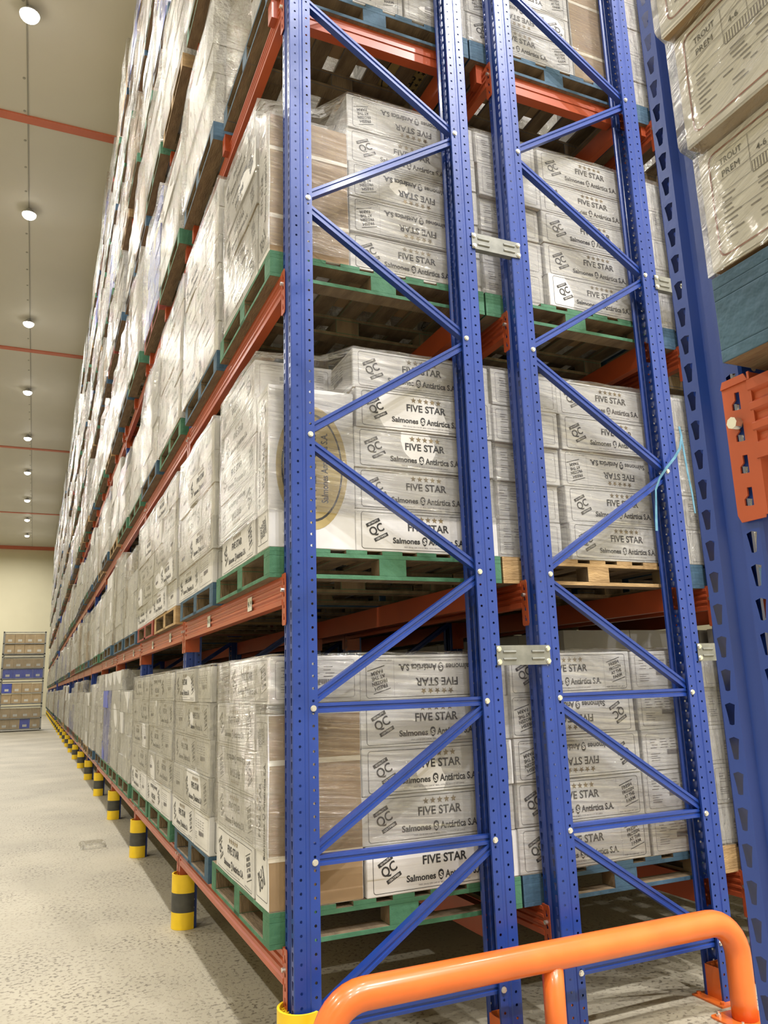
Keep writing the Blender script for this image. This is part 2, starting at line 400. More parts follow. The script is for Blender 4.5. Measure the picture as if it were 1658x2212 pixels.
fp.cyl((.135, -.015, .008), (.135, -.015, .02), .011, 6); fp.cyl((.135, PW+.015, .008), (.135, PW+.015, .02), .011, 6)
FOOT_F = fp.mesh('foot_plate', RAIL)
fpm = MB(); fpm.v = [(-x, y, z) for x, y, z in fp.v]; fpm.f = [f[::-1] for f in fp.f]; fpm.m = fp.m[:]; FOOT_B = fpm.mesh('foot_plate', RAIL)
sm = MB()
for lst in ('left',):
    for me in BRACES[lst]:
        b0 = len(sm.v); sm.v += [tuple(v.co) for v in me.vertices]
        for p in me.polygons: sm.f.append(tuple(b0+i for i in p.vertices)); sm.m.append(0)
BR_ALL = sm.mesh('brace_lattice', BLUE)
def upright(x, y, label, detail, kind='left'):
    t = empty('upright_frame', (x, y, 0)); tag(t, label, 'rack frame', 'blue upright frames')
    obj('post', POST_F if detail else POST_FS, t); obj('post', POST_B if detail else POST_BS, t, (FD, 0, 0))
    if detail > 1: obj('foot_plate', FOOT_F, t); obj('foot_plate', FOOT_B, t, (FD, 0, 0))
    if detail > 1:
        for me in BRACES[kind]: obj('brace', me, t)
        seen = set()
        for (s1, k1, s2, k2) in nodes(kind):
            for s_, k_ in ((s1, k1), (s2, k2)):
                if (s_, k_) in seen: continue
                seen.add((s_, k_)); obj('bolt', BOLT_ME, t, (bx_a if s_ == 'A' else bx_b, 0, Z0+ZS*k_))
    else: obj('brace', BR_ALL, t)
    return t
BAY = 2.57; X1, X2, X3 = -.09, 1.155, 2.40
NB1 = 14; Y2 = 38.6; NB2 = 10
upright(X1, 0, 'nearest blue end frame of the left row, zigzag braces, beside the striped aisle', 2, 'left')
upright(X2, 0, 'blue end frame of the middle row, joined by grey spacers to the left frame', 2, 'right')
upright(X3, 0, 'blue end frame mostly hidden behind the close right post', 2, 'left')
upright(X1, -2.37, 'close foreground blue upright with wedge slots at the right edge', 2, 'left')
for k in range(1, NB1+1):
    upright(X1, BAY*k, 'blue rack frame on the left aisle, %s bay line behind the end frame' % ordn[k].replace('nearest', 'first') if k > 1 else
            'blue rack frame on the left aisle, first bay line behind the end frame', 1 if k < 4 else 0)
for k in range(1, 4):
    upright(X2, BAY*k, 'blue frame inside the middle row, %s bay line behind the end frame' % ['first', 'second', 'third'][k-1], 0)
for k in range(NB2+1):
    upright(X1, Y2+BAY*k, 'distant blue rack frame beyond the far crossing, %s one from it' % (ordn[k] if k else 'first'), 0)

# row spacers
def spacer(x, z, label):
    t = empty('row_spacer', (x, -.004, z)); tag(t, label, 'spacer', 'galvanised row spacers')
    m = MB(); L_, H_ = .300, .092
    m.box(0, L_, -.003, 0, 0, H_); m.box(0, L_, 0, .022, H_-.003, H_); m.box(.02, L_-.02, 0, .030, 0, .003)
    for sx in (.035, .195):
        for sz in (.022, .056):
            m.cyl((sx, -.003, sz+.006), (sx+.07, -.003, sz+.006), .0062, 8)
    obj('bracket', m.mesh('bracket', GALV, smooth=True), t)
    for sx in (.012, L_-.012):
        for sz in (.016, .076): obj('bolt', BOLT_ME, t, (sx, -.003, sz))
for (x, z, l) in ((.903, 1.627, 'grey slotted steel spacer between left and middle frames, lower of the two'),
                  (.905, 3.789, 'grey slotted steel spacer between left and middle frames, upper of the two'),
                  (2.150, 1.627, 'grey slotted steel spacer right of the middle frame, lower, behind the close post'),
                  (2.150, 3.789, 'grey slotted steel spacer right of the middle frame, upper, behind the close post')):
    spacer(x, z, l)

# ------------------------------------------------------------------ beams
def beam_mesh(L, ridges=True, conn=False):
    """box beam along +y from 0 to L, outer face at x=0, body towards +x, top at z=0"""
    m = MB(); h, d = .125, .048
    prof = [(d, 0), (0, 0)]
    if ridges:
        for z in (-.026, -.058, -.090): prof += [(0, z+.010), (.007, z+.004), (.007, z-.006), (0, z-.012)]
    prof += [(0, -h), (d, -h)]
    n = len(prof)
    m.add([(p[0], 0, p[1]) for p in prof]+[(p[0], L, p[1]) for p in prof],
          [(i, (i+1) % n, n+(i+1) % n, n+i) for i in range(n)]+[tuple(range(n))[::-1], tuple(range(n, 2*n))])
    if conn:
        for y0, y1 in ((-.05, .004), (L-.004, L+.05)): m.box(-.004, -.001, y0, y1, -.20, .012)
    return m
def connector_mesh(side):
    """end connector: plate with L-shaped punched hooks, folded along the beam end; side=-1 plate towards -y"""
    m = MB(); zt, zb = .012, -.215
    def P(a, z): return (-.004, a*side, z)
    # plate y 0 .. .052, cells around four hook windows
    hole = [(-.006, -.015), (0, -.015), (.010, -.013), (.010, -.003), (.003, .002), (.003, .014), (-.006, .013), (-.006, 0)]
    z = zt; cell = .0508
    m.add([P(-.004, zt-.012), P(.0, zt-.012), P(.0, zt), P(-.004, zt)], [(0, 1, 2, 3)])
    zz = zt-.012
    m.add([P(0, zz), P(.052, zz), P(.047, zt), P(.006, zt)], [(0, 1, 2, 3)])
    for i in range(4):
        hole_cell(m, P, 0, .052, zz-cell, zz, hole); zz -= cell
    m.add([P(.004, zb), P(.046, zb), P(.052, zz), P(0, zz)], [(0, 1, 2, 3)])
    # folded return plate across the beam end
    m.box(-.004, .098, -.002, .002, zb+.004, zt)
    me = m.mesh('end_connector', ORANGE)
    bm = bmesh.new(); bm.from_mesh(me); bmesh.ops.recalc_face_normals(bm, faces=bm.faces)
    bmesh.ops.solidify(bm, geom=[f for f in bm.faces if abs(f.normal.x) > .9 and f.calc_center_median().x < -.003 and f.calc_area() < .01], thickness=.003)
    bm.to_mesh(me); bm.free()
    return me
LB_ = BAY-PW
BEAM = beam_mesh(LB_).mesh('beam', ORANGE); BEAM_FLAT = beam_mesh(LB_, False).mesh('beam', ORANGE)
BEAM_FAR = beam_mesh(LB_, False, True).mesh('load_beam', ORANGE)
CONN_A, CONN_B = connector_mesh(-1), connector_mesh(1)
cb = MB(); cb.cyl((-.018, 0, 0), (-.004, 0, 0), .0095, 8); CBOLT = cb.mesh('safety_bolt', BOLT, smooth=True)
LEVELS = [.530, 2.035, 3.500, 5.085, 6.785, 8.485, 10.185, 11.60]
LV = ['lowest', 'second', 'third', 'fourth', 'fifth', 'sixth', 'seventh', 'top']
def beam(x, y, z, label, detail=2, flip=False):
    """flip: outer face towards +x"""
    if detail == 0:
        o = obj('load_beam', BEAM_FAR, None, (x, y, z))
        if flip: o.rotation_euler = (0, 0, math.pi); o.location = (x, y+LB_, z)
        tag(o, label, 'beam', 'orange load beams', 'thing'); return o
    t = empty('load_beam', (x, y, z))
    if flip: t.rotation_euler = (0, 0, math.pi); t.location = (x, y+LB_, z)
    tag(t, label, 'beam', 'orange load beams', 'thing')
    obj('beam', BEAM, t, (-.010, 0, 0)); obj('end_connector', CONN_A, t, (-.004, .003, 0)); obj('end_connector', CONN_B, t, (-.004, LB_-.003, 0))
    for yy in (-.026, LB_+.026): obj('safety_bolt', CBOLT, t, (-.004, yy, -.062))
    return t
def textmesh(txt, w=None, h=None, bold=0.0, res=3):
    c = bpy.data.curves.new('t', 'FONT'); c.body = txt; c.size = 1; c.offset = bold; c.resolution_u = res; c.fill_mode = 'FRONT'
    o = bpy.data.objects.new('t', c); COL.objects.link(o)
    dg = bpy.context.evaluated_depsgraph_get(); me = bpy.data.meshes.new_from_object(o.evaluated_get(dg))
    vs = [v.co.copy() for v in me.vertices]; fs = [tuple(p.vertices) for p in me.polygons]
    bpy.data.objects.remove(o); bpy.data.curves.remove(c); bpy.data.meshes.remove(me)
    xs = [v.x for v in vs]; ys = [v.y for v in vs]; x0, x1, y0, y1 = min(xs), max(xs), min(ys), max(ys)
    sx = w/(x1-x0) if w else None; sz = h/(y1-y0) if h else None
    sx = sx or sz; sz = sz or sx
    return [((v.x-(x0+x1)/2)*sx, (v.y-(y0+y1)/2)*sz) for v in vs], fs
def rowlabel(parent, y, txt):
    m = MB(); m.box(-.0125, -.0118, y, y+.085, -.098, -.030)
    vs, fs = textmesh(txt, .066, .030, .02)
    n = MB(); n.add([(-.0130, y+.0425-a, -.064+b) for a, b in vs], [f for f in fs])
    lp = obj('location_label', m.mesh('location_label', LABEL_W), parent); obj('print', n.mesh('print', INK), lp)
for li, z in enumerate(LEVELS):
    for k in range(NB1):
        b = beam(X1, BAY*k+PW, z, 'orange front beam, left row, %s level, %s bay from the near end' % (LV[li], ordn[k] if k else 'first'), 2 if k < 4 and li < 5 else 0)
        if li == 1 and k < 4:
            rowlabel(b, .52, '96 - 19'); rowlabel(b, 1.55, '96 - 18')
    for k in range(NB2):
        beam(X1, Y2+BAY*k+PW, z, 'distant orange beam beyond the crossing, %s level, %s bay' % (LV[li], ordn[k] if k else 'first'), 0)
for li, z in enumerate(LEVELS[:5]):
    for k in range(2 if li > 1 else 4):
        bayw = ['first', 'second', 'third', 'fourth'][k]; d = 2 if k == 0 else 0
        beam(X1+FD, BAY*k+PW, z, 'orange rear beam, left row, %s level, %s bay' % (LV[li], bayw), d, True)
        beam(X2, BAY*k+PW, z, 'orange beam on the left side of the middle row, %s level, %s bay' % (LV[li], bayw), d)
        if k < 2: beam(X2+FD, BAY*k+PW, z, 'orange beam on the right side of the middle row, %s level, %s bay' % (LV[li], bayw), d, True)
        if k < 1: beam(X3, BAY*k+PW, z, 'orange beam of the third row behind the close post, %s level' % LV[li], 1)
        if k < 1: beam(X3+FD, BAY*k+PW, z, 'orange rear beam of the third row, %s level' % LV[li], 0, True)
for li in (0, 1, 2):
    beam(X1, -2.386-LB_, LEVELS[li]-.038, 'orange beam hooked on the close right post, %s level' % LV[li], 2)
    beam(X1+FD, -2.37-LB_, LEVELS[li]-.038, 'orange rear beam of the close right rack, %s level' % LV[li], 0, True)
# pallet support bars across the upper levels
sb = MB(); sb.box(-.045, FD+.045, -.035, .035, .0, .055); sb.box(.055, FD-.055, -.03, .03, -.055, 0); sb.box(-.045, -.003, -.035, .035, -.07, 0)
SBAR = sb.mesh('support_bar', ORANGE)
for li in range(3, 7):
    for k in range(8 if li < 6 else 5):
        for j, yy in enumerate((.20, 1.33, 2.45)):
            if k > 3 and j == 2: continue
            o = obj('support_bar', SBAR, None, (X1, BAY*k+yy, LEVELS[li]))
            tag(o, 'orange cross bar under the pallets, %s level, %s bay, %s of its bay' % (LV[li], ordn[k] if k else 'first', ['near end', 'middle', 'far end'][j]), 'support bar', 'orange pallet support bars')
for j, (xx, l) in enumerate(((X2, 'middle row'), (X3, 'third row'))):
    for q, yy in enumerate((.20, 1.33)):
        o = obj('support_bar', SBAR, None, (xx, yy, LEVELS[3])); tag(o, 'orange cross bar under the fourth level pallets of the %s, %s' % (l, ['near one', 'inner one'][q]), 'support bar', 'orange pallet support bars')

# ------------------------------------------------------------------ pallets
PX, PY, PH = 1.2, 1.13, .137
def pallet_parts():
    deck, runners, blocks = MB(), [], []
    n = 7; w = .105; e = .006
    def sided(m, x0, x1, y0, y1, z0, z1):
        # slot 0 paint on outer sides, slot 1 raw wood elsewhere
        mi = [1, 1, 0 if y0 < e else 1, 0 if x1 > PX-e else 1, 0 if y1 > PY-e else 1, 0 if x0 < e else 1]
        m.box(x0, x1, y0, y1, z0, z1, mi)
    for i in range(n):
        x0 = i*(PX-w)/(n-1); sided(deck, x0, x0+w, 0, PY, PH-.019, PH)
    for y0 in (0, (PY-.1)/2, PY-.1): sided(deck, 0, PX, y0, y0+.1, PH-.038, PH-.019)
    for bx in (0, (PX-.14)/2, PX-.14):
        for by in (0, (PY-.1)/2, PY-.1):
            b = MB(); sided(b, bx, bx+.14, by, by+.1, .019, PH-.038); blocks.append(b)
    for y0 in (0, (PY-.1)/2, PY-.1):
        r = MB(); sided(r, 0, PX, y0, y0+.1, 0, .019); runners.append(r)
    for x0 in (0, PX-.1):
        r = MB(); sided(r, x0, x0+.1, .1005, PY-.1005, 0.0005, .0185); runners.append(r)
        # paint its outer side
    return deck, blocks, runners
PAINT = {'green': GREEN_P, 'blue': BLUE_P, 'red': RED_P, 'wooden': WOOD}
PM = {}
for c, mt in PAINT.items():
    deck, blocks, runners = pallet_parts(); mats = [mt, WOOD_D]
    one = MB()
    for q in [deck]+blocks+runners: one.add(q.v, q.f, 0); one.m[-len(q.m):] = q.m
    PM[c] = (deck.mesh('top_deck', mats, bevel=.0015), [b.mesh('block', mats, bevel=.002) for b in blocks], [r.mesh('base_board', mats, bevel=.0015) for r in runners], one.mesh('pallet', mats), one)
def pallet(x, y, z, color, label, parts):
    if parts:
        t = empty('pallet', (x, y, z)); d, bs, rs, _, _ = PM[color]
        obj('top_deck', d, t)
        for b in bs: obj('block', b, t)
        for r in rs: obj('base_board', r, t)
    else: t = obj('pallet', PM[color][3], None, (x, y, z))
    return tag(t, label, 'pallet', 'pallets on the racks')

# ------------------------------------------------------------------ cartons
CL, CW, CH = .775, .42, .203
def rounded(w, h, r, n=4):
    pts = []
    for cx_, cy_, a0 in ((w/2-r, h/2-r, 0), (-w/2+r, h/2-r, 90), (-w/2+r, -h/2+r, 180), (w/2-r, -h/2+r, 270)):
        for i in range(n+1):
            a = math.radians(a0+90*i/n); pts.append((cx_+r*math.cos(a), cy_+r*math.sin(a)))
    return pts
def frame2d(w, h, r, t, seg=12):
    a, b = rounded(w, h, r), rounded(w-2*t, h-2*t, max(r-t, .001))
    # subdivide the long runs so that the line follows a bulging board
    A, B = [], []
    n = len(a)
    for i in range(n):
        p, q, u, v = a[i], a[(i+1) % n], b[i], b[(i+1) % n]
        k = seg if math.hypot(q[0]-p[0], q[1]-p[1]) > .08 else 1
        for j in range(k):
            f = j/k; A.append((p[0]+(q[0]-p[0])*f, p[1]+(q[1]-p[1])*f)); B.append((u[0]+(v[0]-u[0])*f, u[1]+(v[1]-u[1])*f))
    n = len(A)
    return A+B, [(i, (i+1) % n, n+(i+1) % n, n+i) for i in range(n)]
def star(cx_, cy_, r):
    pts = [(cx_+(r if i % 2 == 0 else r*.42)*math.cos(math.pi/2+i*math.pi/5), cy_+(r if i % 2 == 0 else r*.42)*math.sin(math.pi/2+i*math.pi/5)) for i in range(10)]
    return [(cx_, cy_)]+pts, [(0, 1+i, 1+(i+1) % 10) for i in range(10)]
def xf(shape, ox, oy, rot=0.0, s=1.0):
    vs, fs = shape; c, q = math.cos(rot), math.sin(rot)
    return [(ox+s*(x*c-y*q), oy+s*(x*q+y*c)) for x, y in vs], fs
def rect(x0, x1, y0, y1, nx=1):
    vs = []; 
    for i in range(nx+1): 
        x = x0+(x1-x0)*i/nx; vs += [(x, y0), (x, y1)]
    return vs, [(2*i, 2*i+2, 2*i+3, 2*i+1) for i in range(nx)]
T_FIVE = textmesh('FIVE STAR', .222, .038, .022)
T_SAL = textmesh('Salmones', .144, .028, .026)
T_ANT = textmesh('Antártica S.A.', .197, .032, .026)
T_FAX = textmesh('FAX: (56-2) 234 1100 N° REG. 10730 PRODUCT OF CHILE', .258, .0085, .01, 1)
T_QC = textmesh('QC', .076, .050, .02)
T_QUAL = textmesh('QUALITY', .056, .010, .02, 1)
T_CERT = textmesh('CERTIFIED', .060, .009, .02, 1)
T_FF = [textmesh(t, w, .017, .03, 2) for t, w in (('FRESH', .066), ('FROZEN', .078), ('AT THE', .070), ('FARM', .060))]
T_WWW = textmesh('KEEP FROZEN AT -18°C', .12, .007, .02, 1)
T_S = textmesh('S', .022, .034, .04)
def side_print():
    """list of (material slot, verts2d, faces) on the long side; slots 2 ink 3 bronze 0 white 4 grey"""
    L = []
    v, f = frame2d(.715, .180, .014, .0022); L.append((2, [(x-.0, y) for x, y in v], f))
    for i in range(5): L.append((3, *star(-.076+i*.0355, .066, .0160)))
    L.append((2, *xf(T_FIVE, -.005, .024)))
    L.append((2, *xf(T_SAL, -.126, -.045))); L.append((2, *xf(T_ANT, .092, -.044)))
    el = [(.0135*math.cos(t)*(1+.25*math.sin(t)), .0225*math.sin(t)) for t in [2*math.pi*i/14 for i in range(14)]]
    L.append((2, *xf(([(0, 0)]+el, [(0, 1+i, 1+(i+1) % 14) for i in range(14)]), -.028, -.044)))
    L.append((5, *xf(T_S, -.028, -.045, 0, .78)))
    L.append((4, *xf(T_FAX, -.01, -.076)))
    a = math.radians(27); ox, oy = -.280, .002
    def rt(shape, dx, dy, s=1.0):
        c, q = math.cos(a), math.sin(a); return xf(shape, ox+dx*c-dy*q, oy+dx*q+dy*c, a, s)
    L.append((2, *rt(T_QC, 0, 0, 1.0)))
    L.append((2, *rt(rect(-.038, .038, -.0085, .0085), 0, .040))); L.append((5, *rt(T_QUAL, 0, .040)))
    L.append((2, *rt(rect(-.038, .038, -.0085, .0085), .004, -.040))); L.append((5, *rt(T_CERT, .004, -.040)))
    a = math.radians(16); ox, oy = .292, .010
    L.append((2, *rt(rect(-.045, .045, -.0018, .0018), 0, .052)))
    for i, t in enumerate(T_FF): L.append((2, *rt(t, 0, .034-i*.023)))
    L.append((2, *rt(rect(-.045, .045, -.0018, .0018), 0, -.055)))
    L.append((4, *xf(T_WWW, .285, -.078)))
    L.append((4, *rect(.2155, .2165, -.084, .084)))
    return L
def end_print(w=CW):
    L = []
    v, f = frame2d(w-.05, .165, .012, .0018); L.append((4, v, f))
    rnd = random.Random(3)
    for i in range(4):
        x = -.16+rnd.random()*.01
        for j in range(4):
            L.append((4, *rect(x, x+.03+.02*rnd.random(), .052-i*.014, .055-i*.014))); x += .065
    L.append((4, *rect(-.05, .02, -.026, -.006)))
    for i in range(26):
        L.append((4, *rect(-.05+i*.005, -.0475+i*.005+.0015*(i % 2), -.022, .0)))
    for i in range(4): L.append((4, *rect(-.16, -.12+.03*rnd.random(), -.02-i*.011, -.0175-i*.011)))
    return L
T_TROUT = textmesh('TROUT', .042, .0105, .006); T_PREM = textmesh('PREM', .034, .0105, .0); T_N = textmesh('HG', .016, .010, .006); T_49 = textmesh('4-6', .018, .010, .006)
T_KG = textmesh('25', .013, .010, .006)
def trout_print():
    L = []
    v, f = frame2d(.735, .176, .014, .003); L.append((6, v, f))
    for i in range(6): L.append((4, *rect(-.355, .30, .076-i*.021, .0768-i*.021, 8)))
    for x in (-.292, -.245, -.20, -.15, -.09, .0, .1): L.append((4, *rect(x, x+.0009, .013, .076)))
    L.append((2, *xf(T_TROUT, -.325, .064))); L.append((2, *xf(T_PREM, -.327, .043)))
    L.append((2, *xf(T_49, -.270, .043))); L.append((2, *xf(T_N, -.222, .064))); L.append((2, *xf(T_KG, -.175, .064))); L.append((2, *xf(T_49, -.225, .043)))
    L.append((4, *rect(-.290, -.165, .010, .028, 4)))
    for i in range(24): L.append((9, *rect(-.288+i*.0051, -.2862+i*.0051, .011, .027)))
    rnd = random.Random(5)
    for i in range(9):
        x = -.35
        for j in range(9):
            w = .012+.022*rnd.random(); L.append((4, *rect(x, x+w, .004-i*.0085, .0062-i*.0085))); x += w+.012+.04*rnd.random()*(1 if i % 3 else 2)
    c = [(.020*math.cos(t), .020*math.sin(t)) for t in [2*math.pi*i/20 for i in range(20)]]; c2 = [(x*.86, y*.86) for x, y in c]
    L.append((4, *xf((c+c2, [(i, (i+1) % 20, 20+(i+1) % 20, 20+i) for i in range(20)]), -.125, .048)))
    return L
def oval_print():
    L = []
    def ring(a, b, a2, b2, n=40):
        o = [(a*math.cos(t), b*math.sin(t)) for t in [2*math.pi*i/n for i in range(n)]]; q = [(a2*math.cos(t), b2*math.sin(t)) for t in [2*math.pi*i/n for i in range(n)]]
        return o+q, [(i, (i+1) % n, n+(i+1) % n, n+i) for i in range(n)]
    L.append((7, *ring(.30, .175, .262, .150))); L.append((2, *ring(.262, .150, .250, .142)))
    L.append((7, *ring(.250, .142, .001, .001)))
    for i in range(5): L.append((8, *star(-.10+i*.05, .082, .018)))
    L.append((8, *xf(textmesh('FIVE STAR', .40, .075, .012), 0, .018)))
    L.append((8, *xf(textmesh('Salmones Antártica S.A.', .34, .034, .02), 0, -.060)))
    return L
SP, EP, TP, OP = side_print(), end_print(), trout_print(), oval_print()
def carton_mesh(seed, kind='salmon'):
    rnd = random.Random(seed); m = MB(); a, b, c = CL/2, CW/2, CH/2
    k1, k2, k3 = [rnd.uniform(.001, .005) for _ in range(3)]; sag = rnd.uniform(-.004, .004); sh = rnd.uniform(-.004, .004); ph = rnd.uniform(0, 6)
    def D(p):
        x, y, z = p; u, v, w = x/a, y/b, z/c
        fy = (1-u*u)*(1-w*w); fx = (1-v*v)*(1-w*w); fz = (1-u*u)*(1-v*v)
        y += v*abs(v)*0 + (1 if v > 0 else -1)*k1*fy*min(1, abs(v)) + .0015*math.sin(5*u+ph)*(1 if v > 0 else -1)*abs(v)
        x += (1 if u > 0 else -1)*k2*fx*min(1, abs(u))
        z += sag*(1-u*u)*(.6 if w > 0 else .2) + sh*u*v*.5
        return (x, y, z)
    NX, NY, NZ = 14, 8, 4
    def face(P, n1, n2, mi):
        vs = [P(i/n1*2-1, j/n2*2-1) for j in range(n2+1) for i in range(n1+1)]
        fs = [(j*(n1+1)+i, j*(n1+1)+i+1, (j+1)*(n1+1)+i+1, (j+1)*(n1+1)+i) for j in range(n2) for i in range(n1)]
        m.add(vs, fs, mi)
    face(lambda u, v: (u*a, -b, v*c), NX, NZ, 0); face(lambda u, v: (-u*a, b, v*c), NX, NZ, 0)
    face(lambda u, v: (a, u*b, v*c), NY, NZ, 0); face(lambda u, v: (-a, -u*b, v*c), NY, NZ, 0)
    face(lambda u, v: (u*a, v*b, c), NX, NY, 0); face(lambda u, v: (-u*a, v*b, -c), NX, NY, 1)
    e = .0011
    def put(L, P):
        for mi, vs, fs in L:
            o = e+(.0005 if mi in (5, 8) else 0)
            m.add([P(x, y, o) for x, y in vs], fs, mi)
    L_ = SP if kind == 'salmon' else TP
    if kind != 'blank':
        put(L_, lambda x, y, o: (x, -b-o, y)); put(L_, lambda x, y, o: (-x, b+o, y))
        if kind == 'salmon': put(OP, lambda x, y, o: (x, y, c+o))
    put(EP, lambda x, y, o: (a+o, x, y)); put(EP, lambda x, y, o: (-a-o, -x, y))
    # flaps and tape on the brown underside
    for x0 in (-.20, .18): put([(5 if False else 9, *rect(x0, x0+.022, -b*.995, b*.995, 6))], lambda x, y, o: (x, -y, -c-o))
    # lid edge line
    m.v = [D(p) for p in m.v]
    mats = [WHITE_B, BROWN_B, INK, GOLD, GREY, WHITE_B, MARK, OVAL, INK, TAPE if kind != 'trout' else LABEL_W]
    me = m.mesh('carton', mats)
    bm = bmesh.new(); bm.from_mesh(me); bmesh.ops.remove_doubles(bm, verts=bm.verts, dist=1e-5)
    eds = [q for q in bm.edges if len(q.link_faces) == 2 and all(f_.material_index < 2 for f_ in q.link_faces) and q.calc_face_angle(0) > 1.2]
    bmesh.ops.bevel(bm, geom=eds, offset=.003, segments=2, affect='EDGES'); bm.to_mesh(me); bm.free()
    return me
CM = [carton_mesh(i+1) for i in range(4)]; TM = [carton_mesh(11, 'trout'), carton_mesh(12, 'trout')]; BM_ = [carton_mesh(21, 'blank')]
ROT = {
    'X': Matrix.Identity(3), 'XF': Matrix(((-1, 0, 0), (0, 1, 0), (0, 0, -1))),
    'Y': Matrix(((0, 1, 0), (-1, 0, 0), (0, 0, 1))), 'YF': Matrix(((0, 1, 0), (1, 0, 0), (0, 0, -1))),
    'SB': Matrix(((0, 1, 0), (0, 0, 1), (1, 0, 0))),      # standing, brown underside to the front
    'SW': Matrix(((0, -1, 0), (0, 0, -1), (1, 0, 0))),    # standing, white lid to the front
}
# 'Y': local x -> -Y, local y -> X  (print on -y face looks towards -X)
n_carton = [0]
def carton(x0, y0, z0, o, label, group, meshes=CM, jit=.009):
    """x0,y0,z0 = lowest corner of the placed carton"""
    R = ROT[o]
    if o in ('X', 'XF'): d = (CL, CW, CH)
    elif o in ('Y', 'YF'): d = (CW, CL, CH)
    else: d = (CW, CH, CL)
    n_carton[0] += 1; rnd = random
    me = meshes[rnd.randrange(len(meshes))]
    j = Matrix.Rotation(rnd.uniform(-1, 1)*jit*1.6, 3, 'Z')
    M = Matrix.Translation((x0+d[0]/2+rnd.uniform(-jit, jit), y0+d[1]/2+rnd.uniform(-jit, jit), z0+d[2]/2)) @ (j @ R).to_4x4()
    ob = obj('carton', me); ob.matrix_world = M
    return tag(ob, label, 'carton', group)

# ------------------------------------------------------------------ stretch film shells
def smoothnoise(seed):
    rnd = random.Random(seed); K = [(rnd.uniform(2, 9), rnd.uniform(2, 12), rnd.uniform(0, 6.3), rnd.uniform(.4, 1)) for _ in range(7)]
    def f(s, z): return sum(a*math.sin(p*s+q*z+c) for p, q, c, a in K)/4
    return f
def film_shell(name, path, H, mat, seed=1, amp=.006, step=.05, dz=.06, top=True, tuck=None, gather=.0):
    """path: function z -> closed list of corner points (x,y); film runs round them, domed over the top edge"""
    f = smoothnoise(seed); m = MB(); nz = max(4, int(H/dz)); rows = []
    def ring(z):
        P = path(z); out = []; n = len(P); s = 0
        for i in range(n):
            a, b = Vector(P[i]), Vector(P[(i+1) % n]); L = (b-a).length; k = SEG[i]
            nrm = Vector(((b-a).y, -(b-a).x)).normalized()
            for j in range(k):
                t = j/k; p = a.lerp(b, t); w = math.sin(math.pi*t)
                d = amp*(f(s+L*t, z)*(.25+w)) - gather*w*abs(math.sin(6*z+seed))
                out.append((p.x+nrm.x*d, p.y+nrm.y*d))
            s += L
        return out
    P0 = path(0); SEG = [max(2, int((Vector(P0[i])-Vector(P0[(i+1) % len(P0)])).length/step)) for i in range(len(P0))]
    n = sum(SEG)
    for i in range(nz+1):
        z = H*i/nz; rows.append([(x, y, z+.004*f(x*3+y*2, z)) for x, y in ring(z)])
    if top:
        R = rows[-1]; cx_ = sum(p[0] for p in R)/n; cy_ = sum(p[1] for p in R)/n
        for q, dz in ((.93, .008), (.80, .010)): rows.append([(cx_+(p[0]-cx_)*q, cy_+(p[1]-cy_)*q, H+dz+.006*f(p[0]*5, p[1]*5)) for p in R])
    for r in rows: m.v += r
    for i in range(len(rows)-1):
        for k in range(n): m.f.append((i*n+k, i*n+(k+1) % n, (i+1)*n+(k+1) % n, (i+1)*n+k)); m.m.append(0)
    return m.mesh(name, mat, smooth=False) if False else _sm(m, name, mat)
def _sm(m, name, mat):
    me = m.mesh(name, mat); me.polygons.foreach_set('use_smooth', [True]*len(me.polygons)); me.update(); return me
def rectpath(x0, x1, y0, y1): return lambda z: [(x0, y0), (x1, y0), (x1, y1), (x0, y1)]
def wrap(loc, path, H, label, mat=FILM, z0=0.0, **k):
    if z0: p0 = path; path = lambda z: p0(z+z0); H = H-z0; loc = (loc[0], loc[1], loc[2]+z0)
    o = obj('stretch_wrap', film_shell('stretch_wrap', path, H, mat, **k), None, loc)
    return tag(o, label, 'film', 'stretch film around the loads')

# ------------------------------------------------------------------ near loads, carton by carton
TI = ['bottom', 'second', 'middle', 'fourth', 'top', 'overhead']
DZ = .2045
def load_left(li, color, near, flips, topstyle, tiers=5):
    z0 = LEVELS[li]+(.055 if li >= 3 else 0); L = LV[li]; y0 = .15; zc = z0+PH
    pallet(-.15, y0-.01, z0, color, '%s pallet at the near end of the left row, %s rack level' % (color, L), True)
    g = 'cartons on the near left pallet, %s level' % L
    for t in range(tiers):
        carton(.275, y0, zc+t*DZ, 'XF' if t in flips else 'X',
               'white carton, long %sprinted face to the front, %s tier, left row, %s level' % ('upside-down ' if t in flips else '', TI[t], L), g)
    carton(-.15, y0, zc, near, '%s carton standing on end by the left post, %s level' % ('brown-faced' if near == 'SB' else 'white, oval-printed', L), g, jit=.003)
    for t in range(tiers):
        yy = y0+.235
        if t == tiers-1 and topstyle == 'front': yy = y0+.0
        elif t == tiers-1: yy = y0+.30
        carton(-.15, yy, zc+t*DZ+(0 if t < 4 else .002), 'YF' if (t+li) % 3 == 2 else 'Y',
               'white carton lying along the aisle edge, %s tier, nearest left pallet, %s level' % (TI[t], L), g)
    H = tiers*DZ+.006; hs = CL/H
    setb = .0 if topstyle == 'front' else .22
    def path(z):
        zz = z; dy = 0 if zz < CL+.005 else setb*min(1, (zz-CL)/.12)
        e = .010
        return [(-.15-e, y0-e+dy), (.16, y0-e+dy*.8), (.275+.5*dy*0, y0-e), (1.05+e, y0-e), (1.05+e, 1.17+e), (-.15-e, 1.17+e)]
    wrap((0, 0, zc), path, H, 'clear stretch film round the nearest left load, %s level' % L, FILM, z0=[.21, .17, .03][li], seed=li+3, amp=.007)
load_left(0, 'green', 'SB', {4}, 'front')
load_left(1, 'green', 'SW', set(), 'back')
